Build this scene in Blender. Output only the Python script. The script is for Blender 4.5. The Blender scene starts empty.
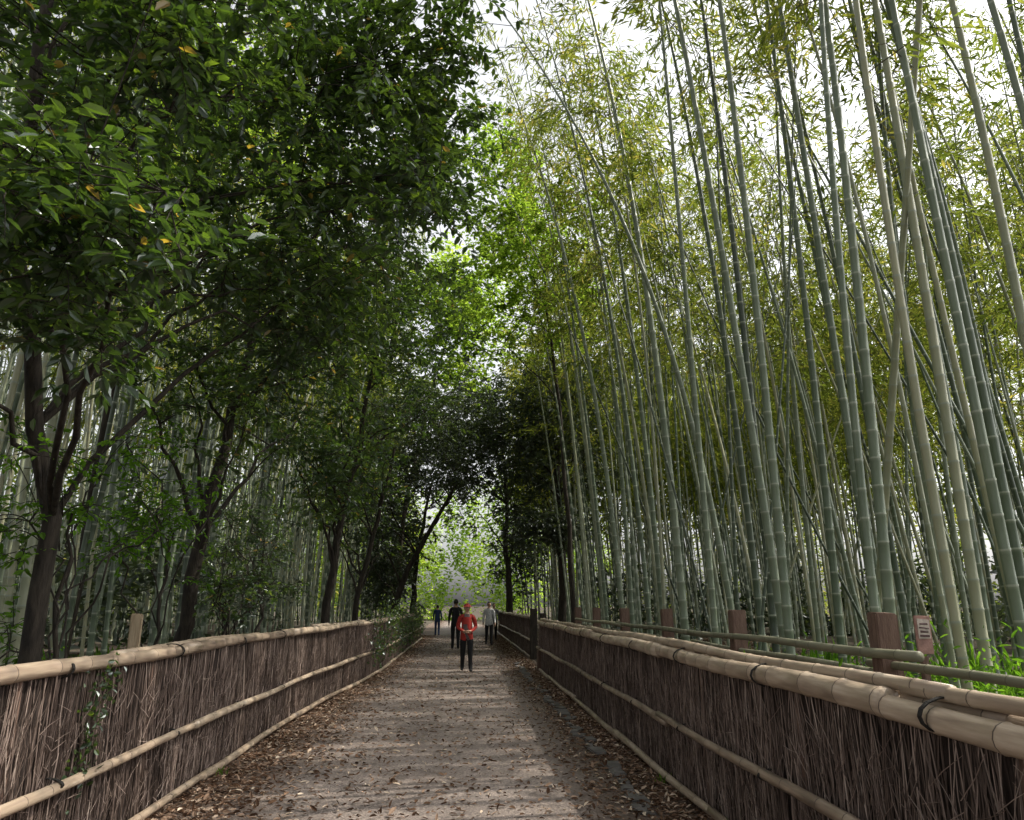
import bpy, bmesh, math, numpy as np
from mathutils import Vector, Matrix
rng=np.random.default_rng(7)
scene=bpy.context.scene
COL=scene.collection
SUN_EL=math.radians(50); SUN_AZ=math.radians(82)   # azimuth measured from +Y towards +X

# ---------------------------------------------------------------- helpers
def link(o,parent=None):
    COL.objects.link(o)
    if parent is not None: o.parent=parent
    return o
def empty(name):
    e=bpy.data.objects.new(name,None); e.empty_display_size=.2
    return link(e)
def make_obj(name,V,F,mat,fattr=None,pattrs=None,smooth=False,parent=None):
    V=np.asarray(V,dtype=np.float32); F=np.asarray(F,dtype=np.int32)
    me=bpy.data.meshes.new(name)
    me.vertices.add(len(V)); me.vertices.foreach_set('co',V.ravel())
    me.loops.add(F.size); me.loops.foreach_set('vertex_index',F.ravel())
    me.polygons.add(len(F)); me.polygons.foreach_set('loop_start',np.arange(0,F.size,F.shape[1],dtype=np.int32))
    me.update(calc_edges=True)
    me.polygons.foreach_set('use_smooth',np.full(len(F),smooth))
    if fattr is not None:
        a=me.attributes.new('rnd','FLOAT','FACE'); a.data.foreach_set('value',np.asarray(fattr,dtype=np.float32))
    if pattrs:
        for k,v in pattrs.items():
            a=me.attributes.new(k,'FLOAT','POINT'); a.data.foreach_set('value',np.asarray(v,dtype=np.float32))
    me.materials.append(mat)
    return link(bpy.data.objects.new(name,me),parent)
def norm(a): return a/np.maximum(np.linalg.norm(a,axis=-1,keepdims=True),1e-9)
def tubes(P,R,sides):
    """P (T,K,3), R (T,K)"""
    P=np.asarray(P,float); R=np.asarray(R,float)
    T,K,_=P.shape
    tan=norm(np.gradient(P,axis=1))
    avg=norm(P[:,-1]-P[:,0])
    ref=np.where((np.abs(avg[:,2:3])>.8),np.array([[1.,0,0]]),np.array([[0,0,1.]]))[:,None,:]
    A=norm(np.cross(tan,np.broadcast_to(ref,tan.shape))); B=np.cross(tan,A)
    th=np.arange(sides)/sides*2*np.pi
    V=P[:,:,None,:]+R[:,:,None,None]*(A[:,:,None,:]*np.cos(th)[None,None,:,None]+B[:,:,None,:]*np.sin(th)[None,None,:,None])
    i=np.arange(K-1)[:,None]; j=np.arange(sides)[None,:]; j2=(j+1)%sides
    f=np.stack([i*sides+j+0*i,i*sides+j2,(i+1)*sides+j2,(i+1)*sides+j],-1).reshape(-1,4)
    F=(np.arange(T)*K*sides)[:,None,None]+f[None]
    return V.reshape(-1,3),F.reshape(-1,4)
class Acc:
    def __init__(s): s.V=[];s.F=[];s.n=0;s.fa=[];s.pa={}
    def add(s,V,F,fa=None,**pa):
        if len(V)==0: return
        s.V.append(V); s.F.append(F+s.n); s.n+=len(V)
        if fa is not None: s.fa.append(fa)
        for k,v in pa.items(): s.pa.setdefault(k,[]).append(v)
    def obj(s,name,mat,smooth=False,parent=None):
        return make_obj(name,np.concatenate(s.V),np.concatenate(s.F),mat,
            np.concatenate(s.fa) if s.fa else None,{k:np.concatenate(v) for k,v in s.pa.items()} or None,smooth,parent)
def leaves(C,D,N,L,W,six=False,fold=.12):
    n=len(C); D=norm(D); S=norm(np.cross(D,N)); N=np.cross(S,D)
    L=np.broadcast_to(np.asarray(L,float),(n,))[:,None]; W=np.broadcast_to(np.asarray(W,float),(n,))[:,None]
    if six:
        v=[C,C+.28*L*D+.46*W*S+fold*W*N,C+.66*L*D+.42*W*S+fold*W*N-.03*L*N,C+L*D-.14*L*N,
           C+.66*L*D-.42*W*S+fold*W*N-.03*L*N,C+.28*L*D-.46*W*S+fold*W*N]
        V=np.stack(v,1).reshape(-1,3); b=(np.arange(n)*6)[:,None]
        F=np.concatenate([b+np.array([[0,1,2,3]]),b+np.array([[0,3,4,5]])],1).reshape(-1,4)
    else:
        v=[C,C+.4*L*D+.5*W*S+fold*W*N,C+L*D-.08*L*N,C+.4*L*D-.5*W*S+fold*W*N]
        V=np.stack(v,1).reshape(-1,3); F=(np.arange(n)*4)[:,None]+np.array([[0,1,2,3]])
    return V,F
def rdir(n):
    return norm(rng.normal(size=(n,3)))
# made-up openings carved in the bamboo canopy to shape sun patches on the path
CARVED_GAPS=[(rng.uniform(-3.6,1.6),y0+rng.uniform(-.5,.5),rng.uniform(.3,1.1),rng.uniform(.10,.34)) for y0 in np.arange(2.5,46,.30)]
def in_carved_gap(C):
    k=1/math.tan(SUN_EL); xp=C[:,0]-C[:,2]*k*math.sin(SUN_AZ); yp=C[:,1]-C[:,2]*k*math.cos(SUN_AZ)
    m=np.zeros(len(C),bool)
    for (a,b,ra,rb) in CARVED_GAPS: m|=((xp-a)/(ra+.06))**2+((yp-b)/(rb+.06))**2<1
    return m

# ---------------------------------------------------------------- materials
def newmat(name):
    m=bpy.data.materials.new(name); m.use_nodes=True
    nt=m.node_tree; nt.nodes.clear()
    return m,nt,nt.nodes,nt.links
def ramp(N,stops):
    r=N.new('ShaderNodeValToRGB'); e=r.color_ramp.elements
    while len(e)<len(stops): e.new(.5)
    for i,(p,c) in enumerate(stops): e[i].position=p; e[i].color=(*c,1)
    return r
def leaf_mat(name,stops,trans=.4,tcol=(1.5,1.6,.7),rough=.45,gloss=0.):
    m,nt,N,L=newmat(name)
    at=N.new('ShaderNodeAttribute'); at.attribute_name='rnd'
    r=ramp(N,stops); L.new(at.outputs['Fac'],r.inputs[0])
    p=N.new('ShaderNodeBsdfDiffuse')
    L.new(r.outputs[0],p.inputs['Color'])
    r2=ramp(N,[(q,tuple(min(1,a*b) for a,b in zip(c,tcol))) for q,c in stops]); L.new(at.outputs['Fac'],r2.inputs[0])
    t=N.new('ShaderNodeBsdfTranslucent'); L.new(r2.outputs[0],t.inputs[0])
    mx=N.new('ShaderNodeMixShader'); mx.inputs[0].default_value=trans
    L.new(p.outputs[0],mx.inputs[1]); L.new(t.outputs[0],mx.inputs[2]); out=mx
    if gloss>0:
        g=N.new('ShaderNodeBsdfGlossy'); g.inputs['Roughness'].default_value=rough; g.inputs['Color'].default_value=(.9,.95,1,1)
        m2=N.new('ShaderNodeMixShader'); m2.inputs[0].default_value=gloss; L.new(mx.outputs[0],m2.inputs[1]); L.new(g.outputs[0],m2.inputs[2]); out=m2
    o=N.new('ShaderNodeOutputMaterial'); L.new(out.outputs[0],o.inputs[0])
    return m
def noise_mat(name,stops,scale=8,detail=6,rough=.85,bump=.3,stretch=(1,1,1),bscale=None,attr=False,band=None,spec=.3,aw=.45):
    m,nt,N,L=newmat(name)
    tc=N.new('ShaderNodeTexCoord'); mp=N.new('ShaderNodeMapping'); mp.inputs['Scale'].default_value=stretch
    L.new(tc.outputs['Object'],mp.inputs[0])
    n=N.new('ShaderNodeTexNoise'); n.inputs['Scale'].default_value=scale; n.inputs['Detail'].default_value=detail
    L.new(mp.outputs[0],n.inputs['Vector'])
    r=ramp(N,stops)
    src=n.outputs['Fac']
    if attr:
        at=N.new('ShaderNodeAttribute'); at.attribute_name='rnd'
        mm=N.new('ShaderNodeMath'); mm.operation='MULTIPLY_ADD'; mm.inputs[1].default_value=aw
        L.new(at.outputs['Fac'],mm.inputs[0])
        m2=N.new('ShaderNodeMath'); m2.operation='MULTIPLY'; m2.inputs[1].default_value=1.05-aw
        L.new(src,m2.inputs[0]); L.new(m2.outputs[0],mm.inputs[2]); src=mm.outputs[0]
    L.new(src,r.inputs[0]); colr=r.outputs[0]
    if band:
        ab=N.new('ShaderNodeAttribute'); ab.attribute_name='band'
        r2=ramp(N,[(0,(0,0,0)),(.45,(0,0,0)),(.6,(1,1,1))])
        L.new(ab.outputs['Fac'],r2.inputs[0])
        mx=N.new('ShaderNodeMix'); mx.data_type='RGBA'; L.new(r2.outputs[0],mx.inputs[0]); L.new(colr,mx.inputs[6]); mx.inputs[7].default_value=(*band,1)
        colr=mx.outputs[2]
    p=N.new('ShaderNodeBsdfPrincipled'); p.inputs['Roughness'].default_value=rough; p.inputs['Specular IOR Level'].default_value=spec
    L.new(colr,p.inputs['Base Color'])
    if bump>0:
        n2=N.new('ShaderNodeTexNoise'); n2.inputs['Scale'].default_value=bscale or scale*3; n2.inputs['Detail'].default_value=5
        L.new(mp.outputs[0],n2.inputs['Vector'])
        b=N.new('ShaderNodeBump'); b.inputs['Strength'].default_value=bump; b.inputs['Distance'].default_value=.02
        L.new(n2.outputs['Fac'],b.inputs['Height']); L.new(b.outputs[0],p.inputs['Normal'])
    o=N.new('ShaderNodeOutputMaterial'); L.new(p.outputs[0],o.inputs[0])
    return m
def flat_mat(name,c,rough=.8):
    return noise_mat(name,[(.3,tuple(x*.75 for x in c)),(.7,tuple(min(1,x*1.2) for x in c))],scale=25,rough=rough,bump=.2)

M_culm=noise_mat('bamboo_culm_skin',[(.12,(.035,.05,.03)),(.4,(.10,.135,.085)),(.62,(.19,.225,.155)),(.85,(.31,.31,.20))],scale=3,detail=3,stretch=(2,2,.5),rough=.38,bump=0,attr=True,band=(.28,.31,.24),spec=.5,aw=.75)
M_bleaf=leaf_mat('bamboo_leaf',[(0,(.045,.067,.02)),(.5,(.09,.115,.035)),(.85,(.155,.165,.058)),(1,(.27,.23,.12))],trans=.55,tcol=(2.5,2.5,1.0))
M_oak=leaf_mat('evergreen_leaf',[(0,(.018,.036,.015)),(.45,(.032,.058,.021)),(.8,(.055,.09,.027)),(.97,(.10,.15,.035)),(1,(.20,.14,.06))],trans=.38,tcol=(4.2,4.2,1.0),rough=.33,gloss=.07)
M_dark=leaf_mat('dark_tree_leaf',[(0,(.024,.034,.022)),(.6,(.045,.06,.034)),(1,(.08,.095,.05))],trans=.35,tcol=(2.2,2.4,1.),gloss=.06,rough=.4)
M_maple=leaf_mat('maple_leaf',[(0,(.10,.17,.03)),(.6,(.16,.25,.05)),(1,(.23,.31,.08))],trans=.6,tcol=(2.6,2.4,1.1))
M_bark=noise_mat('bark',[(.3,(.014,.011,.009)),(.7,(.05,.04,.03))],scale=6,stretch=(3,3,.7),bump=.9,bscale=14)
M_twig=noise_mat('twig_bark',[(.3,(.05,.045,.03)),(.7,(.12,.11,.07))],scale=9,detail=1,bump=0)
M_pole=noise_mat('dry_bamboo_pole',[(.25,(.075,.055,.04)),(.42,(.23,.17,.125)),(.6,(.36,.28,.205)),(.8,(.50,.41,.32))],scale=3.5,stretch=(7,.7,7),rough=.45,bump=.15,attr=True,band=(.07,.05,.04),spec=.45,aw=.25)
M_polegreen=noise_mat('weathered_bamboo_rail',[(.15,(.08,.08,.055)),(.5,(.18,.175,.12)),(.8,(.30,.275,.19))],scale=4,stretch=(5,.8,5),rough=.5,bump=.1,attr=True,band=(.09,.085,.06))
M_brush=noise_mat('brushwood',[(.1,(.03,.02,.016)),(.45,(.105,.074,.06)),(.75,(.26,.195,.165)),(1.,(.52,.43,.37))],scale=5,detail=3,rough=.8,bump=0,attr=True,aw=.65)
M_brushback=noise_mat('brushwood_light_block',[(.3,(.016,.011,.009)),(.7,(.05,.034,.028))],scale=20,stretch=(6,6,.5),bump=.6)
M_wood=noise_mat('weathered_wood',[(.25,(.085,.05,.038)),(.75,(.20,.13,.10))],scale=9,stretch=(4,4,.5),bump=.5)
M_woodlight=noise_mat('pale_wood',[(.25,(.18,.13,.08)),(.75,(.34,.27,.18))],scale=9,stretch=(4,4,.5),bump=.4)
M_rope=noise_mat('black_palm_rope',[(.3,(.012,.011,.01)),(.7,(.03,.027,.024))],scale=40,bump=.5)
M_stone=noise_mat('kerb_stone',[(.3,(.06,.055,.052)),(.7,(.19,.175,.165))],scale=7,bump=.6,attr=True)
M_litterleaf=leaf_mat('fallen_leaf',[(0,(.06,.034,.022)),(.5,(.18,.108,.07)),(.85,(.42,.30,.22)),(1,(.68,.57,.45))],trans=.08,tcol=(1,1,1))
M_grass=leaf_mat('undergrowth_leaf',[(0,(.05,.10,.02)),(.6,(.10,.19,.03)),(1,(.16,.26,.05))],trans=.45,tcol=(2.,2.3,.7))

# ground material
def ground_mat():
    m,nt,N,L=newmat('forest_floor')
    tc=N.new('ShaderNodeTexCoord')
    a=N.new('ShaderNodeTexNoise'); a.inputs['Scale'].default_value=.7; a.inputs['Detail'].default_value=6
    v=N.new('ShaderNodeTexVoronoi'); v.inputs['Scale'].default_value=16
    L.new(tc.outputs['Object'],a.inputs['Vector']); L.new(tc.outputs['Object'],v.inputs['Vector'])
    r1=ramp(N,[(.3,(.045,.035,.023)),(.6,(.10,.078,.05)),(.8,(.06,.09,.03))]); L.new(a.outputs['Fac'],r1.inputs[0])
    mx=N.new('ShaderNodeMix'); mx.data_type='RGBA'; mx.blend_type='OVERLAY'; mx.inputs[0].default_value=.5
    L.new(r1.outputs[0],mx.inputs[6]); L.new(v.outputs['Color'],mx.inputs[7])
    hs=N.new('ShaderNodeHueSaturation'); hs.inputs['Saturation'].default_value=.6; L.new(mx.outputs[2],hs.inputs['Color'])
    p=N.new('ShaderNodeBsdfDiffuse')
    L.new(hs.outputs[0],p.inputs['Color'])
    o=N.new('ShaderNodeOutputMaterial'); L.new(p.outputs[0],o.inputs[0]); return m
def path_mat():
    m,nt,N,L=newmat('worn_asphalt')
    tc=N.new('ShaderNodeTexCoord')
    a=N.new('ShaderNodeTexNoise'); a.inputs['Scale'].default_value=1.1; a.inputs['Detail'].default_value=8; a.inputs['Roughness'].default_value=.65
    g=N.new('ShaderNodeTexVoronoi'); g.inputs['Scale'].default_value=60
    f=N.new('ShaderNodeTexNoise'); f.inputs['Scale'].default_value=110; f.inputs['Detail'].default_value=3
    for n in (a,g,f): L.new(tc.outputs['Object'],n.inputs['Vector'])
    r=ramp(N,[(.3,(.145,.12,.108)),(.55,(.22,.184,.166)),(.75,(.30,.254,.23))]); L.new(a.outputs['Fac'],r.inputs[0])
    rg=ramp(N,[(.25,(.6,.6,.6)),(.5,(.92,.9,.88)),(.8,(1.4,1.37,1.34))]); L.new(g.outputs['Color'],rg.inputs[0])
    mx=N.new('ShaderNodeMix'); mx.data_type='RGBA'; mx.blend_type='MULTIPLY'; mx.inputs[0].default_value=.75
    L.new(r.outputs[0],mx.inputs[6]); L.new(rg.outputs[0],mx.inputs[7])
    sx=N.new('ShaderNodeSeparateXYZ'); L.new(tc.outputs['Object'],sx.inputs[0])
    ad=N.new('ShaderNodeMath'); ad.operation='ADD'; ad.inputs[1].default_value=.3; L.new(sx.outputs['X'],ad.inputs[0])
    ab=N.new('ShaderNodeMath'); ab.operation='ABSOLUTE'; L.new(ad.outputs[0],ab.inputs[0])
    n3=N.new('ShaderNodeTexNoise'); n3.inputs['Scale'].default_value=2.2; n3.inputs['Detail'].default_value=7; L.new(tc.outputs['Object'],n3.inputs['Vector'])
    s=N.new('ShaderNodeMath'); s.operation='ADD'; L.new(ab.outputs[0],s.inputs[0]); L.new(n3.outputs['Fac'],s.inputs[1])
    mr=N.new('ShaderNodeMapRange'); mr.inputs['From Min'].default_value=1.65; mr.inputs['From Max'].default_value=2.35; L.new(s.outputs[0],mr.inputs[0])
    soil=ramp(N,[(.3,(.06,.04,.03)),(.7,(.17,.12,.092))]); L.new(f.outputs['Fac'],soil.inputs[0])
    m2=N.new('ShaderNodeMix'); m2.data_type='RGBA'; L.new(mr.outputs[0],m2.inputs[0]); L.new(mx.outputs[2],m2.inputs[6]); L.new(soil.outputs[0],m2.inputs[7])
    p=N.new('ShaderNodeBsdfPrincipled'); p.inputs['Roughness'].default_value=.85; p.inputs['Specular IOR Level'].default_value=.25
    L.new(m2.outputs[2],p.inputs['Base Color'])
    b=N.new('ShaderNodeBump'); b.inputs['Strength'].default_value=.5; b.inputs['Distance'].default_value=.01
    L.new(g.outputs['Distance'],b.inputs['Height']); L.new(b.outputs[0],p.inputs['Normal'])
    o=N.new('ShaderNodeOutputMaterial'); L.new(p.outputs[0],o.inputs[0]); return m

# ---------------------------------------------------------------- ground, path
def hgt(x,y):  # gentle rise of the forest floor away from the path
    d=np.maximum(np.abs(x+.25)-2.9,0)
    return np.minimum(d*.05,.35)+.04*np.sin(x*1.3)*np.sin(y*.9)*np.clip(d/2,0,1)
gx=np.concatenate([[-600,-200,-80],np.linspace(-40,40,161),[80,200,600]]); gy=np.concatenate([[-300,-60],np.linspace(-10,110,161),[200,400,900]])
X,Y=np.meshgrid(gx,gy); Z=hgt(X,Y)
nx=len(gx); i,j=np.meshgrid(np.arange(len(gy)-1),np.arange(nx-1),indexing='ij')
F=np.stack([i*nx+j,i*nx+j+1,(i+1)*nx+j+1,(i+1)*nx+j],-1).reshape(-1,4)
make_obj('ground',np.stack([X,Y,Z],-1).reshape(-1,3),F,ground_mat(),smooth=True)
ys=np.linspace(-20,130,76)
def pcen(y): return np.where(y>45,-((y-45)**2)*.0016,0)
V=[];
for y in ys:
    c=float(pcen(y)); V+=[(-2.62+c,y,.004),(2.1+c,y,.004)]
F=[(2*k,2*k+1,2*k+3,2*k+2) for k in range(len(ys)-1)]
make_obj('footpath',V,F,path_mat())

# ---------------------------------------------------------------- litter
n=52000
y=2.5+40*rng.random(n)**1.7
side=rng.random(n)
x=np.where(side<.37,-2.5+np.abs(rng.normal(0,.5,n)),np.where(side<.73,1.95-np.abs(rng.normal(0,.42,n)),rng.uniform(-2.4,1.9,n)))
C=np.stack([x,y,.008+.02*rng.random(n)],-1)
D=rdir(n); D[:,2]*=.25; Nn=np.tile([0,0,1.],(n,1))+rng.normal(0,.35,(n,3))
Lf=rng.uniform(.025,.085,n); 
V,F=leaves(C,D,Nn,Lf,Lf*rng.uniform(.2,.5,n),six=True)
make_obj('fallen_leaves',V,F,M_litterleaf,np.repeat(rng.random(n),2))
n=20000
x=np.where(rng.random(n)<.5,-2.9-rng.random(n)**1.3*7,3-.8+rng.random(n)**1.3*8); y=3+30*rng.random(n)
C=np.stack([x,y,hgt(x,y)+.01+.03*rng.random(n)],-1); D=rdir(n); D[:,2]*=.3; Nn=np.tile([0,0,1.],(n,1))+rng.normal(0,.4,(n,3))
V,F=leaves(C,D,Nn,rng.uniform(.08,.18,n),rng.uniform(.02,.05,n))
make_obj('forest_leaf_litter',V,F,M_litterleaf,rng.random(n)*.7)

# kerb stones
bm=bmesh.new(); y=3.0
while y<22:
    l=rng.uniform(.18,.42); w=rng.uniform(.10,.19); h=rng.uniform(.02,.05)
    if rng.random()<.85:
        r=bmesh.ops.create_cube(bm,size=1)
        for v in r['verts']:
            v.co=Vector((v.co.x*w*(1+.15*rng.normal()),v.co.y*l,v.co.z*h))+Vector((rng.normal(0,.012),rng.normal(0,.016),rng.normal(0,.003)))
        bmesh.ops.transform(bm,matrix=Matrix.Translation((1.48+rng.normal(0,.03),y+l/2,h/2))@Matrix.Rotation(rng.normal(0,.12),4,'Z'),verts=r['verts'])
    y+=l+rng.uniform(.02,.09)
bmesh.ops.bevel(bm,geom=bm.edges[:],offset=.014,segments=2,affect='EDGES')
me=bpy.data.meshes.new('kerb_stones'); bm.to_mesh(me); bm.free(); me.materials.append(M_stone)
a=me.attributes.new('rnd','FLOAT','POINT'); a.data.foreach_set('value',np.full(len(me.vertices),.5,dtype=np.float32))
link(bpy.data.objects.new('kerb_stones',me))

# ---------------------------------------------------------------- bamboo poles
def pole(acc,p0,p1,r0,r1,sides=14,inter=.36,wob=.009):
    p0=np.array(p0,float); p1=np.array(p1,float); Ln=np.linalg.norm(p1-p0); d=(p1-p0)/Ln
    ts=[0,0];rs=[0,1];bs=[.3,.2]
    s=inter*rng.random()
    while s<Ln-.03:
        ts+=[s-.012,s-.005,s,s+.006,s+.014]; rs+=[1,1.07,1.03,1.08,1]; bs+=[0,.2,1,.2,0]
        nx_=s+inter*rng.uniform(.7,1.3)
        if nx_<Ln-.03: ts+=[(s+nx_)/2]; rs+=[.985]; bs+=[0]
        s=nx_
    ts+=[Ln,Ln,Ln-.03]; rs+=[1,.8,.78]; bs+=[.2,.9,1]
    ts=np.array(ts); rad=(r0+(r1-r0)*ts/Ln)*np.array(rs)
    w=np.sin(ts*1.7+rng.random()*6)*wob
    P=p0+d*ts[:,None]+np.array([0,0,1.])*w[:,None]
    tan=d; ref=np.array([0,0,1.]) if abs(d[2])<.8 else np.array([1.,0,0])
    A=np.cross(tan,ref);A/=np.linalg.norm(A);B=np.cross(tan,A)
    th=np.arange(sides)/sides*2*np.pi; K=len(ts)
    V=P[:,None,:]+rad[:,None,None]*(A*np.cos(th)[:,None]+B*np.sin(th)[:,None])[None]
    i=np.arange(K-1)[:,None]; j=np.arange(sides)[None,:]; j2=(j+1)%sides
    F=np.stack([i*sides+j+0*i,i*sides+j2,(i+1)*sides+j2,(i+1)*sides+j],-1).reshape(-1,4)
    acc.add(V.reshape(-1,3),F,rnd=np.full(K*sides,rng.random()),band=np.repeat(np.array(bs),sides))
def path_pt(poly,s):
    for a,b in zip(poly[:-1],poly[1:]):
        a=np.array(a);b=np.array(b);l=np.linalg.norm(b-a)
        if s<=l+1e-6: return a+(b-a)*s/l,(b-a)/l
        s-=l
    return b,(b-a)/l
def plen(poly): return sum(np.linalg.norm(np.array(b)-np.array(a)) for a,b in zip(poly[:-1],poly[1:]))
def fence(poly,side,top=1.2,seed=0,dens=150,rtop=.05):
    """side=+1 : path is on +x side of fence"""
    par=empty('brushwood_fence'); Ltot=plen(poly)
    ns=int(Ltot*dens); s=np.sort(rng.random(ns)*Ltot)
    base=np.zeros((ns,2)); dirs=np.zeros((ns,2)); c=0.
    for a,b in zip(poly[:-1],poly[1:]):
        a=np.array(a);b=np.array(b);l=np.linalg.norm(b-a); mk=(s>=c)&(s<=c+l)
        base[mk]=a+(b-a)*((s[mk]-c)/l)[:,None]; dirs[mk]=(b-a)/l; c+=l
    nrm=np.stack([dirs[:,1],-dirs[:,0]],-1)*side
    off=rng.choice([-1,1],ns,p=[.3,.7])*(rng.uniform(.02,.055,ns))
    K=5; P=np.zeros((ns,K,3)); tt=np.linspace(0,1,K)
    lo=np.where(rng.random(ns)<.8,.03,rng.uniform(.03,.5,ns)); hi=top-.02-np.where(rng.random(ns)<.75,0,rng.uniform(0,.5,ns))
    lean=rng.normal(0,.13,ns)+.05*np.sin(s*1.9); 
    for k in range(K):
        t=tt[k]; al=lean*(t-.5)+rng.normal(0,.012,ns)
        oo=off+rng.normal(0,.006,ns)
        P[:,k,:2]=base+dirs*al[:,None]+nrm*oo[:,None]; P[:,k,2]=lo+(hi-lo)*t
    R=rng.uniform(.0018,.0055,ns)[:,None]*np.array([1.1,1,.95,.9,.7])[None]
    V,F=tubes(P,R,4); 
    acc=Acc(); acc.add(V,F,rnd=np.repeat(rng.random(ns)**1.3,K*4))
    nt=int(Ltot*dens*1.4); idx=rng.integers(0,ns,nt)
    P=np.zeros((nt,3,3)); z0=rng.uniform(.02,top-.25,nt); ln=rng.uniform(.08,.3,nt); a=rng.normal(0,.6,nt); of=rng.uniform(.045,.085,nt)
    for k in range(3):
        t=k/2; P[:,k,:2]=base[idx]+dirs[idx]*(np.sin(a)*ln*t)[:,None]+nrm[idx]*(of+t*rng.uniform(-.01,.03,nt))[:,None]; P[:,k,2]=z0+ln*np.cos(a)*t
    V,F=tubes(P,rng.uniform(.0012,.0026,nt)[:,None]*np.array([1,.9,.5])[None],3)
    acc.add(V,F,rnd=np.repeat(rng.random(nt)*.6+.4,9))
    acc.obj('brushwood_sticks',M_brush,False,par)
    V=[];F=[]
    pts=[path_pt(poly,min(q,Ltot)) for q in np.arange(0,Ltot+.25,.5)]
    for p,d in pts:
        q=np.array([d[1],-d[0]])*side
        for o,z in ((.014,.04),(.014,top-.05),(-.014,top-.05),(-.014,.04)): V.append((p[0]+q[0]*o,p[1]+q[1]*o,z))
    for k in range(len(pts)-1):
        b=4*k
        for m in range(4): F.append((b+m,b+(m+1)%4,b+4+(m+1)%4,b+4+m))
    make_obj('brushwood_light_block',V,F,M_brushback,parent=par)  # dark sheet added inside the fence to stop light between the sticks
    acc=Acc(); rope=Acc()
    def rail(offn,z,r,seglen,jit=.01):
        q=-rng.random()*seglen*.6
        while q<Ltot:
            a,b=max(q,0),min(q+seglen,Ltot)
            if b-a>.4:
                (pa,da),(pb,db)=path_pt(poly,a),path_pt(poly,b)
                na=np.array([da[1],-da[0]])*side; nb=np.array([db[1],-db[0]])*side
                flip=rng.random()<.85
                r0,r1=(r*1.12,r*.86) if flip else (r*.88,r*1.1)
                o0,o1=offn+rng.normal(0,jit*.5),offn+rng.normal(0,jit*.5)
                pole(acc,(*(pa+na*o0),z+rng.normal(0,jit)),(*(pb+nb*o1),z+rng.normal(0,jit)),r0,r1)
            q+=seglen*.93
    rail(.055,top,rtop,4.4,.012); rail(-.06,top+.008,rtop*.95,3.9,.012)
    if rtop>.055: rail(.0,top+rtop*1.35,rtop*.62,4.8,.004)
    rail(.105,.56,.033,4.2,.010); rail(-.10,.56,.03,4.2,.006)
    rail(.11,.07,.034,4.,.010)
    q=.6
    while q<Ltot-.3:
        p,d=path_pt(poly,q); n2=np.array([d[1],-d[0]])*side
        for zc,h,w in ((top+.0,rtop*1.25,rtop*2.35),(.56,.042,.145)):
            th=np.linspace(0,2*np.pi,17)
            for dz in (-.009,0.,.009):
                P=np.stack([p[0]+n2[0]*(np.cos(th)*w)+d[0]*dz,p[1]+n2[1]*(np.cos(th)*w)+d[1]*dz,zc+np.sin(th)*h],-1)
                V,F=tubes(P[None],np.full((1,17),.0045),5); rope.add(V,F)
        q+=1.85
    acc.obj('bamboo_rails',M_pole,True,par); rope.obj('rope_ties',M_rope,True,par)
    acc=Acc(); q=.2
    while q<Ltot:
        p,d=path_pt(poly,q)
        V,F=tubes(np.array([[[p[0],p[1],-.1],[p[0],p[1],top*.6],[p[0],p[1],top-.01]]]),np.full((1,3),.035),10); acc.add(V,F); q+=1.85
    acc.obj('support_posts',M_wood,True,par)
    return par
fence([(-2.55,-3.0),(-2.5,13.5),(-2.15,18.2),(-2.2,38)],+1,top=1.22,rtop=.048)
fence([(2.02,-3.0),(1.98,20.)],-1,top=1.16,rtop=.060,dens=170)
fence([(2.15,24.),(2.05,46)],-1,top=1.22,rtop=.05,dens=90)

acc=Acc()
pole(acc,(3.02,5.0,1.27),(3.0,10.2,1.26),.036,.030); pole(acc,(3.02,9.6,1.25),(2.98,15,1.26),.036,.03); pole(acc,(2.98,14.5,1.25),(2.9,20,1.25),.036,.03)
pole(acc,(3.2,1.2,1.17),(3.15,5.9,1.17),.034,.03); pole(acc,(3.16,5.6,1.10),(3.1,10.4,1.12),.033,.028); pole(acc,(3.1,10.,1.1),(3.0,15.5,1.12),.033,.028);pole(acc,(3.0,15.,1.1),(2.95,20,1.12),.033,.028)
acc.obj('bamboo_handrail',M_polegreen,True)
def box_post(name,x,y,z0,z1,w,d,mat,rot=0,cap=.01):
    bm=bmesh.new(); r=bmesh.ops.create_cube(bm,size=1)
    for v in r['verts']: v.co=Vector((v.co.x*w,v.co.y*d,(z0+z1)/2+v.co.z*(z1-z0)))
    for v in bm.verts:
        if v.co.z>z1-.01: v.co.z+=rng.normal(0,.004)
    bmesh.ops.bevel(bm,geom=bm.edges[:],offset=cap,segments=2,affect='EDGES')
    me=bpy.data.meshes.new(name); bm.to_mesh(me); bm.free(); me.materials.append(mat)
    o=bpy.data.objects.new(name,me); o.location=(x,y,0); o.rotation_euler=(rng.normal(0,.012),rng.normal(0,.012),rot); return link(o)
for (px,py) in ((3.16,5.65),(3.14,8.7),(3.12,11.6),(3.08,14.6),(3.04,17.6),(3.0,20.2)):
    box_post('wooden_post',px,py,-.1,1.55,.165,.15,M_wood,rng.normal(0,.05))
box_post('wooden_post',-2.9,7.0,-.1,1.53,.09,.09,M_woodlight,.2)
box_post('wooden_post',2.05,20.3,-.1,1.4,.16,.16,M_bark,.1)
box_post('wooden_post',2.12,23.8,-.1,1.5,.2,.2,M_bark,.1)
box_post('wooden_post',1.9,19.4,-.1,.5,.16,.16,M_wood,.1)
sg=empty('notice_sign')
def signpart(name,z0,z1,w,d,y,mat,cap):
    o=box_post(name,3.72,y,z0,z1,w,d,mat,0,cap); o.rotation_euler=(0,0,0); o.parent=sg
signpart('post',-.1,1.2,.06,.05,6.1,M_wood,.008)
signpart('board',1.22,1.52,.13,.02,6.06,flat_mat('sign_board_pink',(.34,.2,.17)),.003)
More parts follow.
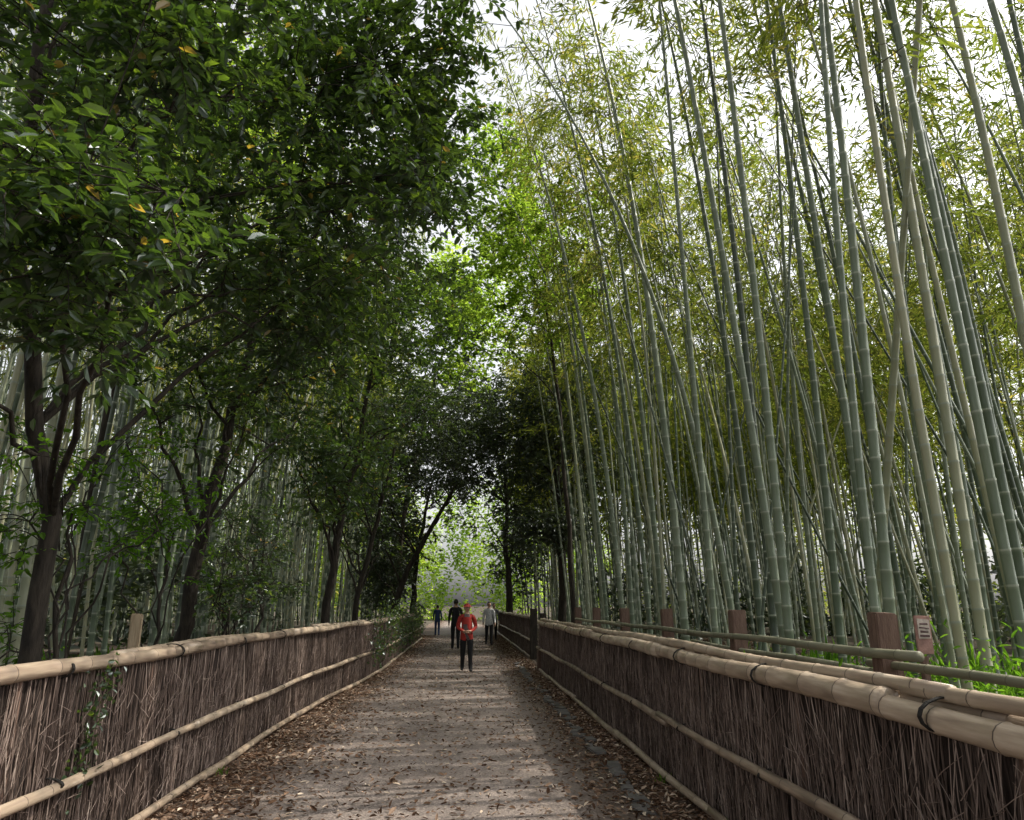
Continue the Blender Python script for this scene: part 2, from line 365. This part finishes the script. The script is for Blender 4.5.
signpart('notice_sheet',1.34,1.49,.10,.006,6.045,flat_mat('paper',(.5,.43,.38)),.001)
inkM=flat_mat('ink',(.1,.06,.06))
for k in range(4): signpart('text_line_%d'%(k+1),1.36+.03*k,1.368+.03*k,.08-.012*(k%2),.004,6.040,inkM,.0005)

# ---------------------------------------------------------------- bamboo groves
def culm_pos(B,lean,bend,H,z):
    t=z/H
    return B+np.concatenate([lean*z[...,None]+bend*(t**2.4)[...,None],z[...,None]],-1)
def make_culms(B,H,r,lean,bend,sides,rings,accC,Nn=50,rv=None):
    T=len(B)
    tn=(np.arange(Nn+1)/Nn)**1.12
    if rings==3:
        dz=np.array([-.016,.0,.016]); rr=np.array([1,1.08,.98]); bb=np.array([.5,.9,0.])
    else:
        dz=np.array([-.03,.03]); rr=np.array([1.05,.98]); bb=np.array([.8,0])
    z=(tn[None,:,None]*H[:,None,None]+dz[None,None,:]).reshape(T,-1); z=np.clip(z,-.03,None)
    prof=1-.86*(np.clip(z/H[:,None],0,1))**1.35
    R=r[:,None]*prof*np.tile(rr,Nn+1)[None]
    Bk=np.repeat(B[:,None,:],z.shape[1],1)
    P=culm_pos(Bk,lean[:,None,:],bend[:,None,:],H[:,None],z)
    V,F=tubes(P,R,sides)
    rr_=rng.random(T) if rv is None else np.full(T,rv)
    accC.add(V,F,rnd=np.repeat(rr_,z.shape[1]*sides),band=np.tile(np.repeat(np.tile(bb,Nn+1),sides),T))
def make_foliage(B,H,lean,bend,s0,nbv,nl,scale,accL,accB=None,lenr=(.6,1.9)):
    T=len(B); nbv=np.broadcast_to(np.asarray(nbv,int),(T,)); idx=np.repeat(np.arange(T),nbv); n=len(idx)
    if n==0: return
    u=rng.random(n)**.85; s=s0[idx]+(1-s0[idx])*u*.99
    z=H[idx]*s
    P0=culm_pos(B[idx],lean[idx],bend[idx],H[idx],z)
    az=rng.random(n)*2*np.pi; d=np.stack([np.cos(az),np.sin(az),rng.uniform(.1,.6,n)],-1)
    ln=rng.uniform(*lenr,n)*(1.15-.6*s); 
    P1=P0+d*ln[:,None]*.5; P2=P1+d*ln[:,None]*.5*np.array([1,1,.2]); P2[:,2]-=ln*.28
    if accB is not None:
        V,F=tubes(np.stack([P0,P1,P2],1),np.array([[.009,.006,.003]]).repeat(n,0),3); accB.add(V,F)
    k=np.repeat(np.arange(n),nl); m=len(k); t=rng.uniform(.3,1.08,m)[:,None]
    C=(1-t)**2*P0[k]+2*t*(1-t)*P1[k]+t*t*P2[k]+rng.normal(0,.13,(m,3))*np.array([1,1,.8])
    keep=~(in_carved_gap(C)&(C[:,0]>0)&(C[:,0]<17)); C=C[keep]; k=k[keep]; m=len(k)  # leaves cut away along the sun direction to let light patches through
    D=d[k]*np.array([.7,.7,0])+rng.normal(0,.55,(m,3)); D[:,2]-=.45
    Nn=rng.normal(0,.6,(m,3)); Nn[:,2]+=.8
    L=rng.uniform(.14,.25,m)*scale; W=L*rng.uniform(.15,.22,m)*(1+.2*(scale-1))
    V,F=leaves(C,D,Nn,L,W)
    base=np.repeat(rng.random(T),nbv)[k]*.45
    accL.add(V,F,np.clip(base+rng.random(m)*.6,0,1))
def pois(x0,x1,y0,y1,sp,cond):
    pts=[]
    for gx_ in np.arange(x0,x1,sp):
        for gy_ in np.arange(y0,y1,sp):
            p=(gx_+rng.uniform(-.5,.5)*sp*.95,gy_+rng.uniform(-.5,.5)*sp*.95)
            if cond(*p): pts.append(p)
    return np.array(pts)
near=[(3.8,13,-.030,0,.070),(4.52,8.,.035,.0,.062),(5.57,8,.0,.01,.060),(3.95,9.2,.0,0,.057),(4.3,10,-.062,.01,.06),(5.48,11,.01,0,.060),
 (4.0,7.3,.02,.02,.045),(6.4,8.3,-.02,.01,.058),(6.2,9.6,.015,0,.055),(4.9,12.4,-.03,0,.058),(4.1,15.5,-.04,0,.06),(3.7,17.5,-.05,.0,.06),(5.2,9.3,-.04,0,.055),
 (4.6,11.2,.0,.02,.058),(7.2,10.2,-.01,0,.060),(5.9,7.1,.02,.0,.055),(4.2,19,-.02,.0,.06),(3.9,21,-.05,.0,.058),(6.8,12,-.04,.01,.056),(3.75,11.3,-.02,.0,.05),
 (3.8,23,-.05,0,.055),(4.3,25.5,-.06,-.02,.055),(3.7,19.5,-.06,-.02,.05),(3.7,15.,-.05,-.02,.05)]
for q,(x,y,lx,ly,r) in enumerate(near):
    par=empty('bamboo'); H=np.array([rng.uniform(17,20)]); arch=y>12.9
    B=np.array([[x,y,float(hgt(np.array(x),np.array(y)))]]); le=np.array([[lx,ly]]); be=np.array([[rng.normal(-.5,.5)-(1.3 if arch else 0),rng.normal(0,.8)-(.8 if arch else 0)]])
    a=Acc(); make_culms(B,H,np.array([r]),le,be,14,3,a,54); a.obj('culm',M_culm,True,par)
    a=Acc();b=Acc(); make_foliage(B,H,le,be,np.array([.46 if arch else .5]),46 if arch else 36,25,1.15,a,b); a.obj('leaves',M_bleaf,False,par); b.obj('branches',M_twig,False,par)
# thin dead culms that have toppled against their neighbours
for (x,y,lx,ly,r,h,c) in ((7.4,13.,-.42,.05,.026,14,.05),(3.9,10.5,.20,.05,.024,11,.1),(9.,14.,-.30,-.05,.028,14,.95),(4.6,16.,.28,.0,.028,13,.05),(8.6,11.,-.22,.05,.024,12,.3),(5.6,18,-.32,0,.03,14,.0),(6.6,17,.4,0,.03,12,.9),(4.1,12,-.16,.1,.022,13,.05),(10.5,18,-.5,0,.03,13,.1),(9.5,11.5,-.36,.1,.028,14,.1),(8.,9.5,-.27,.1,.026,13,.6)):
    par=empty('leaning_dead_bamboo'); a=Acc()
    make_culms(np.array([[x,y,float(hgt(np.array(x),np.array(y)))]]),np.array([float(h)]),np.array([r]),np.array([[lx,ly]]),np.array([[rng.normal(0,.8),rng.normal(0,.5)]]),9,3,a,38,c); a.obj('culm',M_culm,True,par)
nearxy=np.array([(a[0],a[1]) for a in near])
def grove(name,pts,Hf,rr,leanf,s0r,nbf,nl):
    par=empty(name)
    x,y=pts[:,0],pts[:,1]; T=len(pts)
    B=np.stack([x,y,hgt(x,y)],-1); H=Hf(x,y,T); r=rng.uniform(*rr,T)
    lean=leanf(x,y,T); bend=rng.normal(0,1.1,(T,2)); bend[:,0]-=np.sign(x)*.8
    s0=rng.uniform(*s0r,T); nb=(nbf(x,y,T)*rng.uniform(.4,1.6,T)).astype(int)+1
    cl=(y<18)&(y>2)
    a=Acc(); make_culms(B[cl],H[cl],r[cl],lean[cl],bend[cl],9,3,a,50); make_culms(B[~cl],H[~cl],r[~cl],lean[~cl],bend[~cl],5,2,a,44); a.obj('culms',M_culm,True,par)
    a=Acc(); b=Acc()
    for mk,sc,br in (((y>2)&(y<16),1.15,b),((y>=16)&(y<32),1.4,b),((y>=32)|(y<=2),2.1,None)):
        if mk.sum(): make_foliage(B[mk],H[mk],lean[mk],bend[mk],s0[mk],nb[mk],nl,sc,a,br)
    a.obj('leaves',M_bleaf,False,par); b.obj('branches',M_twig,False,par)
    print(name,T)
def far_near(x,y): return np.min(np.hypot(nearxy[:,0]-x,nearxy[:,1]-y))>.45
ptsR=pois(3.9,24,3,58,1.24,lambda x,y: x>3.7+.0*y and x<.85*y+4.5 and far_near(x,y) and rng.random()<.93)
back=pois(4.2,12,-14,2.5,2.0,lambda x,y: True)
def leanR(x,y,T):
    l=rng.normal(0,.038,(T,2)); l[:,0]-=.036; k=rng.random(T)<.10; l[k]*=3; return l
HR=lambda x,y,T: np.where((x>9)&(y<45),rng.uniform(13,16.5,T),rng.uniform(14.5,18.5,T))
NR=lambda x,y,T: np.where(y>32,22,np.where(y<2.6,12,np.where(x>9,28,26)))
grove('bamboo_grove',np.concatenate([ptsR,back]),HR,(.030,.056),leanR,(.34,.56),NR,20)
ptsL=pois(-24,-4.4,4,58,1.10,lambda x,y: x<-4.2 and -x<.85*y+4.5 and rng.random()<.9 and (x>-15 or rng.random()<.7))
backL=pois(-12,-4.2,-14,3.5,2.0,lambda x,y: True)
def leanL(x,y,T):
    l=rng.normal(0,.04,(T,2)); l[:,0]+=.01; k=rng.random(T)<.10; l[k]*=4; return l
grove('bamboo_grove',np.concatenate([ptsL,backL]),lambda x,y,T: rng.uniform(15,20.5,T),(.034,.056),leanL,(.40,.64),lambda x,y,T: np.where(y<3.6,10,15),15)

# ---------------------------------------------------------------- broadleaf trees
def tree(name,trunk,tr,crowns,leafL,leafW,twigs,lpt,mat,six=True,csize=.6,limbs=9,up=.5,bark=None):
    par=empty(name); trunk=np.array(trunk,float)
    K=12; t=np.linspace(0,len(trunk)-1,K); P=np.stack([np.interp(t,np.arange(len(trunk)),trunk[:,c]) for c in range(3)],-1)
    P[1:-1]+=rng.normal(0,.04,(K-2,3))
    R=tr*np.linspace(1,.35,K); R[0]*=1.35
    acc=Acc(); V,F=tubes(P[None],R[None],12); acc.add(V,F)
    cl=[]; must=[]
    for (c,rad,nc) in crowns:
        d=rdir(nc); rr=rng.random(nc)**.45
        lob=1+.22*np.sin(d[:,0]*4+rng.random()*6)*np.cos(d[:,1]*5+rng.random()*6)+.15*rng.normal(size=nc)
        must.append(sum(len(q) for q in cl)); cl.append(np.array(c)+d*np.array(rad)*(rr*lob)[:,None])
    cl=np.concatenate(cl); n=len(cl)
    li=np.unique(np.concatenate([rng.choice(n,min(limbs,n),replace=False),must])); node=[]; nr=[]
    def curve(a,b,k,sag):
        tt=np.linspace(0,1,k)[:,None]; m=(a+b)/2+np.array([0,0,sag])+rng.normal(0,.12,3)*np.linalg.norm(b-a)*.3
        return (1-tt)**2*a+2*tt*(1-tt)*m+tt**2*b
    LP=[];LR=[]
    for q in li:
        tgt=cl[q]; h=np.clip(tgt[2]-rng.uniform(.5,2.)-.35*np.hypot(*(tgt[:2]-P[-1,:2])),P[3,2],P[-1,2])
        k=int(np.argmin(np.abs(P[:,2]-h))); c=curve(P[k],tgt,9,.35); r0=min(R[k]*.42,.045)
        c[1:-1]+=rng.normal(0,.05,(7,3))
        LP.append(c); LR.append(np.linspace(r0,.010,9)); node.append(c[2:]); nr.append(np.linspace(r0,.010,9)[2:])
    V,F=tubes(np.array(LP),np.array(LR),8); acc.add(V,F)
    node=np.concatenate(node); nr=np.concatenate(nr)
    BP=[];BR=[]
    for q in range(n):
        dd=np.linalg.norm(node-cl[q],axis=1); k=int(np.argmin(dd)); 
        BP.append(curve(node[k],cl[q],5,.1)); BR.append(np.linspace(min(nr[k]*.6,.02),.005,5))
    V,F=tubes(np.array(BP),np.array(BR),5); acc.add(V,F)
    c0=np.repeat(cl,twigs,0); m=len(c0); td=rdir(m)*np.array([1,1,.55]); td[:,2]+=.05; td=norm(td)
    tl=csize*rng.uniform(.5,1.25,m); 
    T0=c0+rng.normal(0,.12*csize,(m,3)); T1=T0+td*tl[:,None]*.55; T2=T0+td*tl[:,None]; T2[:,2]-=tl*.18
    V,F=tubes(np.stack([T0,T1,T2],1),np.array([[.005,.0035,.002]]).repeat(m,0),3); acc.add(V,F)
    acc.obj('trunk_and_branches',bark or M_bark,True,par)
    k=np.repeat(np.arange(m),lpt); q=len(k); t=rng.uniform(.12,1.,q)[:,None]
    C=(1-t)**2*T0[k]+2*t*(1-t)*T1[k]+t*t*T2[k]
    sd=norm(np.cross(td[k],[0,0,1.]))*rng.choice([-1,1],q)[:,None]
    D=td[k]*.6+sd*.8+rng.normal(0,.3,(q,3)); D[:,2]-=.25
    Nn=rng.normal(0,.38,(q,3)); Nn[:,2]+=1
    L=leafL*rng.uniform(.65,1.2,q)
    V,F=leaves(C,D,Nn,L,L*leafW*rng.uniform(.85,1.15,q),six=six)
    cb=np.repeat(np.repeat(rng.random(n)**1.4*.7,twigs),lpt); fa=np.clip(cb+rng.random(q)*.27,0,.975)
    fa[rng.random(q)<.008]=1
    a=Acc(); a.add(V,F,np.repeat(fa,2) if six else fa); a.obj('foliage',mat,False,par)
    return par
tree('evergreen_oak_tree',[(-4.1,7.5,0),(-4.0,7.3,2.2),(-4.25,6.8,4.5),(-4.2,6.2,7),(-4.,6.2,9.5)],.10,
  [((-3.5,8.2,7.6),(3.2,3.4,3.2),165),((-4.0,5.8,4.4),(1.2,1.4,1.1),34),((-2.2,9.5,5.6),(1.7,2,1.2),34),((-1.4,8.6,8.4),(1.7,1.8,1.7),78),((-2.75,4.7,4.0),(1.0,.8,1.),28),((-2.9,5.4,6.2),(1.3,1.2,1.2),34)],.13,.46,9,11,M_oak,csize=.62,limbs=12)
tree('evergreen_oak_tree',[(-4.4,12.2,0),(-4.2,12,2.5),(-3.9,12.3,5),(-3.6,12.8,9)],.13,
  [((-3.,13,8.4),(3.4,3.2,4.2),160),((-4.0,11.5,5.),(1.6,2.,1.3),30),((-1.2,13.5,10.2),(1.7,2,2.2),55)],.12,.46,9,10,M_oak,csize=.65,limbs=12)
tree('evergreen_oak_tree',[(-3.6,19.5,0),(-3.4,19.5,3),(-2.9,20,6),(-2.6,20,9)],.12,
  [((-2.4,20,8.8),(3.,3.4,3.2),140),((-3.6,18,5.2),(1.5,2,1.6),40)],.14,.46,8,10,M_oak,csize=.7,limbs=10)
tree('evergreen_oak_tree',[(-3.3,31,0),(-2.7,31,2.2),(-1.6,31,4.5),(-.4,31,6.6)],.16,
  [((-1.6,31,8.6),(3.4,4,2.8),160),((-4,30,6.),(2.,3,2.2),60),((-3.6,33,3.2),(1.2,3,2.2),60)],.17,.46,8,9,M_dark,csize=.8,limbs=10)
tree('evergreen_oak_tree',[(-3.6,24,0),(-3.3,24,2.2),(-2.8,24,4.5),(-2.4,24,6.6)],.11,
  [((-3.6,24.5,5.6),(1.6,2.4,2.4),60)],.15,.46,8,9,M_oak,csize=.7,limbs=8)
tree('dark_evergreen_tree',[(3.7,29,0),(3.7,29,4),(3.6,29.3,8),(3.6,29.3,11)],.17,
  [((3.2,29.5,8.6),(3.2,3.,3.8),220),((3.2,28,4.4),(1.8,2,.8),50)],.17,.46,8,10,M_dark,csize=.75,limbs=12)
tree('dark_evergreen_tree',[(2.5,42,0),(2.3,42,4),(2.2,42,9)],.22,
  [((1.2,42,11.),(4.,4,4.2),190),((3.2,44,5.),(1.6,3,3.),70)],.22,.46,7,10,M_dark,csize=.9,limbs=12)
tree('dark_evergreen_tree',[(-3.2,46,0),(-3.,46,4),(-2.2,46,9)],.2,
  [((-1.6,47,11.5),(3.6,4,4.2),160),((-4.2,44,5.),(1.8,4,4.),110)],.22,.46,7,10,M_dark,csize=.9,limbs=12)
tree('maple_tree',[(3.4,24,0),(3.3,24,5),(2.9,24,10),(2.5,24,14)],.09,
  [((1.8,23,13.2),(2.8,3,3.4),140),((.8,22,15.5),(1.8,2,1.8),44)],.13,.8,8,9,M_maple,csize=.7,limbs=9)
tree('maple_tree',[(-3.4,36,0),(-3.0,36,6),(-2.,36.5,12),(-.8,37,17)],.13,
  [((-.4,37,16.6),(3.6,3,4.6),170)],.2,.8,8,8,M_maple,csize=.9,limbs=9)
tree('maple_tree',[(-6.8,13.5,0),(-6.6,13.5,4),(-6.5,13.6,8),(-6.2,14,12)],.09,
  [((-6.1,14,11.3),(2.4,2.4,2.6),100)],.11,.8,8,9,M_maple,csize=.6,limbs=7)
for (x,y,z,r,nc,m) in ((-3.9,7.6,2.5,(.8,.9,.9),18,M_grass),(-4.0,10.2,2.7,(.9,1.2,1.1),22,M_grass),(-3.7,12.2,2.1,(.8,1.2,1.1),24,M_oak),(-4.,15,3.,(1.,1.8,1.4),34,M_oak),(-5.4,8.2,1.3,(1.,1.2,.8),18,M_grass),(-5.5,18,2.3,(1.4,2,1.5),34,M_dark)):
    tree('shrub',[(x,y,0),(x+.05,y,z*.5),(x,y,z)],.035,[((x,y,z),r,nc)],.09,.45,7,8,m,csize=.4,limbs=5)

# ---------------------------------------------------------------- background foliage masses
def leaf_mass(name,blobs,Ls,mat,W=.45):
    a=Acc()
    for (c,r,n) in blobs:
        q=rng.random(n)**.4
        cc=np.repeat(rng.normal(0,1,(max(n//60,1)+1,3)),60,0)[:n]
        C=np.array(c)+norm(cc+rng.normal(0,.18,(n,3)))*np.array(r)*(q)[:,None]
        C[:,2]=np.maximum(C[:,2],.05)
        Nn=rng.normal(0,.5,(n,3)); Nn[:,2]+=.8; D=rdir(n); D[:,2]*=.5
        V,F=leaves(C,D,Nn,Ls*rng.uniform(.6,1.3,n),Ls*W)
        a.add(V,F,np.clip(rng.random(n)*.7+.15+.15*np.sin(C[:,0]),0,1))
    a.obj(name,mat)
bl=[]
for x in np.arange(-34,12,4.): bl.append(((x+rng.normal(0,1),84+rng.normal(0,4),6+rng.uniform(0,3)),(4.5,3,9.5),3000))
leaf_mass('distant_trees',bl,.55,M_maple)
bl=[]
for y in np.arange(24,62,5.): bl.append(((28+rng.normal(0,1),y,7),(3,4,10),1500))
for y in np.arange(18,62,5.): bl.append(((-27+rng.normal(0,1),y,6),(3,4,9),1700))
for x in list(np.arange(-27,-5,4.))+list(np.arange(10,28,4.)): bl.append(((x,61,5.),(4,3,9),1600))
leaf_mass('distant_thicket',bl,.6,M_bleaf,.25)
bl=[]
for x in np.arange(-24,-8,3.): bl.append(((x,25+rng.normal(0,2),2.),(3,2,3.4),1100))
for x in np.arange(7,24,3.): bl.append(((x,33+rng.normal(0,2),1.),(2.6,2,2.6),900))
for y in np.arange(12,32,3.): bl.append(((20+rng.normal(0,1),y,1.2),(2.4,2,3.),900))
leaf_mass('darkening_underwood',bl,.4,M_dark,.4)  # dark-leaved masses added to darken the low background behind the culms

def patch(cen,sp,n,L,W=.6,hang=False):
    C=np.array(cen)+rng.normal(0,1,(n,3))*np.array(sp); C[:,2]=np.maximum(C[:,2],.02)
    D=rdir(n); 
    if hang: D[:,2]-=.6; Nn=rng.normal(0,.4,(n,3)); Nn[:,0]+=1
    else: D[:,2]=np.abs(D[:,2]); Nn=rng.normal(0,.6,(n,3)); Nn[:,2]+=.6
    V,F=leaves(C,D,Nn,L*rng.uniform(.5,1.2,n),L*W,six=True); return V,F,np.repeat(rng.random(n)*.9,2)
a=Acc()
for k in range(26):
    V,F,f=patch((-2.1,18+k*.75,rng.uniform(.6,1.25)),(.1,.5,.28),150,.09,hang=True); a.add(V,F,f)
a.obj('climbing_vine',M_oak)
a=Acc()
for c in ((-2.44,5.45,1.0),(-2.44,5.4,.8),(-2.44,5.55,1.12),(-2.43,5.3,.62)):
    V,F,f=patch(c,(.02,.07,.09),45,.05,hang=True); a.add(V,F,f)
a.obj('ivy',M_oak)
def tuft(acc,x,y,n,h,sp):
    C=np.stack([x+rng.normal(0,sp,n),y+rng.normal(0,sp,n),np.zeros(n)],-1); C[:,2]=hgt(C[:,0],C[:,1])
    D=rdir(n)*np.array([.5,.5,.1]); D[:,2]+=1; Nn=rdir(n); Nn[:,2]=.1
    L=h*rng.uniform(.4,1.1,n); V,F=leaves(C,D,Nn,L,L*.06+.006,six=True); acc.add(V,F,np.repeat(rng.random(n),2))
a=Acc(); tuft(a,1.86,5.4,30,.2,.07); tuft(a,1.85,4.9,24,.16,.07); tuft(a,1.88,7.4,16,.12,.05); tuft(a,-2.36,8.,14,.1,.05)
a.obj('weeds',M_grass)
a=Acc()
for k in range(240):
    x=rng.uniform(3.4,9.); y=rng.uniform(4.,17); tuft(a,x,y,9,rng.uniform(.25,.75),.15)
V,F,f=patch((4.7,6.2,.85),(.6,.7,.22),900,.10,.28); a.add(V,F,f)
V,F,f=patch((5.6,8.2,.6),(1.,1.,.25),900,.10,.28); a.add(V,F,f)
for k in range(160):
    x=rng.uniform(-9,-3.2); y=rng.uniform(6,20); tuft(a,x,y,9,rng.uniform(.2,.6),.15)
a.obj('undergrowth',M_grass)

# ---------------------------------------------------------------- people
skin=flat_mat('skin',(.45,.28,.2),.6); hairM=flat_mat('dark_hair',(.015,.012,.01),.5); eyeM=flat_mat('eye',(.02,.02,.02),.3); shoeM=flat_mat('shoe',(.03,.03,.03),.6)
def person(name,loc,rot,height,jacket,trousers,phase=.25,hat=None,accent=None,arms='down',slim=1.):
    par=empty(name); s=height/1.7
    J=[];E=[];Rr=[]
    def j(p,r,parent_=None,ry=None):
        J.append(p); Rr.append((r*slim,(ry or r)*slim)); 
        if parent_ is not None: E.append((parent_,len(J)-1))
        return len(J)-1
    pel=j((0,0,.93),.135,None,.105); sp=j((0,0,1.10),.125,pel,.10); ch=j((0,0,1.29),.15,sp,.11); sh=j((0,.01,1.40),.10,ch,.08); nk=j((0,.005,1.47),.05,sh); hd=j((0,-.005,1.55),.05,nk)
    for sd in (-1,1):
        ph=phase*sd
        s1=j((sd*.17,.01,1.385),.062,sh); 
        if arms=='front': el=j((sd*.245,.02,1.12),.047,s1); wr=j((sd*.12,-.18,1.03),.032,el); hdv=Vector((-sd*.7,-.5,-.1))
        else: el=j((sd*.225,-ph*.25+.03,1.12),.047,s1); wr=j((sd*.24,-ph*.55-.05,.90),.031,el); hdv=Vector((0,-.15-ph*.3,-1))
        hdv.normalize(); w=Vector(J[wr]); pm=w+hdv*.06; pi=j(tuple(pm),.030,wr,.018)
        across=Vector((0,1,0)) if arms!='front' else Vector((0,0,1))
        for fi,(o,l) in enumerate(((-.03,.065),(-.01,.08),(.01,.075),(.03,.06))):
            k1=pm+hdv*.045+across*o; k2=k1+hdv*l*.5; k3=k2+hdv*l*.4+Vector((-sd*.015,0,0))
            a1=j(tuple(k1),.010,pi); a2=j(tuple(k2),.009,a1); j(tuple(k3),.007,a2)
        t1=pm-hdv*.02-across*.045; a1=j(tuple(t1),.011,pi); j(tuple(t1+hdv*.04-across*.012),.009,a1)
        hp=j((sd*.085,0,.87),.095,pel); kn=j((sd*.095,-ph*.35-.02,.49),.064,hp); back=max(0,-ph)
        an=j((sd*.10,-ph*.75+back*.25,.085+back*.18),.045,kn); j((sd*.115,-ph*.75+back*.25-.13,.04+back*.05),.038,an,.03); j((sd*.10,-ph*.75+back*.25+.05,.045+back*.22),.035,an)
    me=bpy.data.meshes.new('sk'); me.from_pydata(J,E,[]); ob=bpy.data.objects.new('sk',me); COL.objects.link(ob)
    md=ob.modifiers.new('s','SKIN'); md.use_smooth_shade=True
    for k,r in enumerate(Rr):
        me.skin_vertices[0].data[k].radius=r
    me.skin_vertices[0].data[0].use_root=True
    sb=ob.modifiers.new('u','SUBSURF'); sb.levels=1; sb.render_levels=1
    dg=bpy.context.evaluated_depsgraph_get(); m2=bpy.data.meshes.new_from_object(ob.evaluated_get(dg)); bpy.data.objects.remove(ob)
    m2.name='body'; m2.materials.clear()
    for m in (jacket,trousers,skin,shoeM,accent or jacket): m2.materials.append(m)
    hands=[Vector(J[k]) for k in range(len(J)) if Rr[k][1]<.0185*slim]
    for p in m2.polygons:
        c=p.center; near_h=min((c-h).length for h in hands)
        if near_h<.045: p.material_index=2
        elif c.z>1.455: p.material_index=2
        elif c.z>.80 or (abs(c.x)>.19 and c.z>.7): p.material_index=0
        elif c.z<.09+0: p.material_index=3
        else: p.material_index=1
        if accent and p.material_index==0 and abs(c.x)<.045 and c.y<-.04: p.material_index=4
        p.use_smooth=True
    link(bpy.data.objects.new('body',m2),par)
    bm=bmesh.new()
    def sph(c,r,sc=(1,1,1),mi=0,u=16,v=12,fn=None):
        q=bmesh.ops.create_uvsphere(bm,u_segments=u,v_segments=v,radius=1)
        for vv in q['verts']:
            x,y,z=vv.co
            if fn: x,y,z=fn(x,y,z)
            vv.co=Vector((c[0]+x*r*sc[0],c[1]+y*r*sc[1],c[2]+z*r*sc[2]))
        fs={f for vv in q['verts'] for f in vv.link_faces}
        for f in fs: f.material_index=mi; f.smooth=True
        return q['verts']
    hc=(0,-.012,1.605)
    def face(x,y,z):
        if z<0: x*=1-.32*z*z; y*=1-.12*z*z
        if y<0: y*=.95
        return x,y,z
    sph(hc,.112,(.68,.84,1),0,fn=face)
    sph((0,-.112,1.597),.016,(.7,1,1.3),0,8,6); 
    for sd in (-1,1):
        sph((sd*.028,-.096,1.613),.009,(1.3,.6,.8),2,8,6); sph((sd*.077,0,1.60),.022,(.4,.8,1.2),0,8,6)
    sph((0,-.098,1.562),.012,(1.9,.5,.5),3,8,6)
    vs=sph((0,.006,1.622),.113,(.74,.88,.98),1)
    kill=[v for v in vs if (v.co.y<-.045 and v.co.z<1.665) or v.co.z<1.555]
    bmesh.ops.delete(bm,geom=kill,context='VERTS')
    if hat:
        vs=sph((0,0,1.655),.108,(.80,.94,.72),4); bmesh.ops.delete(bm,geom=[v for v in vs if v.co.z<1.645],context='VERTS')
        q=bmesh.ops.create_cone(bm,cap_ends=True,segments=20,radius1=.135,radius2=.095,depth=.028)
        for v in q['verts']: v.co=Vector((v.co.x,v.co.y*1.05-.01,v.co.z+1.655))
        for f in {f for v in q['verts'] for f in v.link_faces}: f.material_index=4
    me=bpy.data.meshes.new('head'); bm.to_mesh(me); bm.free()
    for m in (skin,hairM,eyeM,flat_mat('lips',(.3,.12,.1)),hat or hairM): me.materials.append(m)
    link(bpy.data.objects.new('head',me),par)
    par.location=loc; par.rotation_euler=(0,0,rot); par.scale=(s,s,s); return par
redM=flat_mat('red_jacket',(.36,.035,.028)); blackM=flat_mat('black_cloth',(.014,.014,.016)); blueM=flat_mat('blue_cloth',(.03,.05,.13)); whiteM=flat_mat('white_shirt',(.6,.6,.61)); greyM=flat_mat('grey_cloth',(.12,.12,.13)); hatM=flat_mat('red_hat',(.32,.04,.035)); plaid=flat_mat('grey_shirt',(.12,.1,.1))
person('pedestrian',(0.05,19.4,.004),0.05,1.62,redM,blackM,.16,hatM,plaid,'front',1.12)
person('pedestrian',(-.35,29.,.004),math.pi,1.8,blackM,blackM,.2,None,None,'down',1.1)
person('pedestrian',(-1.5,42.,.004),math.pi,1.6,blueM,blueM,.18,None,None,'down',1.1)
person('pedestrian',(1.0,32.,.004),0,1.72,whiteM,blackM,.2,None,None,'down',1.1)
person('pedestrian',(1.35,36.,.004),0,1.68,greyM,blackM,-.2,None,None,'down',1.1)

# ---------------------------------------------------------------- light, world, camera
sd=Vector((math.sin(SUN_AZ)*math.cos(SUN_EL),math.cos(SUN_AZ)*math.cos(SUN_EL),math.sin(SUN_EL)))
lt=bpy.data.lights.new('sun','SUN'); lt.energy=5; lt.angle=math.radians(.45); lt.color=(1,.93,.80)
so=link(bpy.data.objects.new('sun',lt)); so.rotation_euler=(-sd).to_track_quat('-Z','Y').to_euler(); so.location=(20,10,30)
w=bpy.data.worlds.new('World'); scene.world=w; w.use_nodes=True; nt=w.node_tree; nt.nodes.clear()
sky=nt.nodes.new('ShaderNodeTexSky'); sky.sky_type='NISHITA'; sky.sun_disc=False; sky.sun_elevation=SUN_EL; sky.sun_rotation=SUN_AZ
sky.air_density=1.; sky.dust_density=5.; sky.ozone_density=1.
hs=nt.nodes.new('ShaderNodeHueSaturation'); hs.inputs['Saturation'].default_value=.15; hs.inputs['Value'].default_value=2.1   # sky colour scaled up and desaturated to look blown-out white
bg=nt.nodes.new('ShaderNodeBackground'); bg.inputs[1].default_value=.15
ow=nt.nodes.new('ShaderNodeOutputWorld')
nt.links.new(sky.outputs[0],hs.inputs['Color']); nt.links.new(hs.outputs[0],bg.inputs[0]); nt.links.new(bg.outputs[0],ow.inputs[0])
try: w.cycles.sampling_method='NONE'
except Exception as e: print(e)
cam=bpy.data.cameras.new('camera'); cam.lens=26; cam.sensor_width=36; cam.clip_end=2000; cam.clip_start=.05
co=link(bpy.data.objects.new('camera',cam)); co.location=(0,0,1.6)
co.rotation_euler=(math.radians(90+14.8),0,math.radians(-3.5)); scene.camera=co
scene.view_settings.view_transform='Standard'; scene.view_settings.look='None'; scene.view_settings.exposure=0; scene.view_settings.gamma=1
print('faces',sum(len(o.data.polygons) for o in scene.objects if o.type=='MESH'))
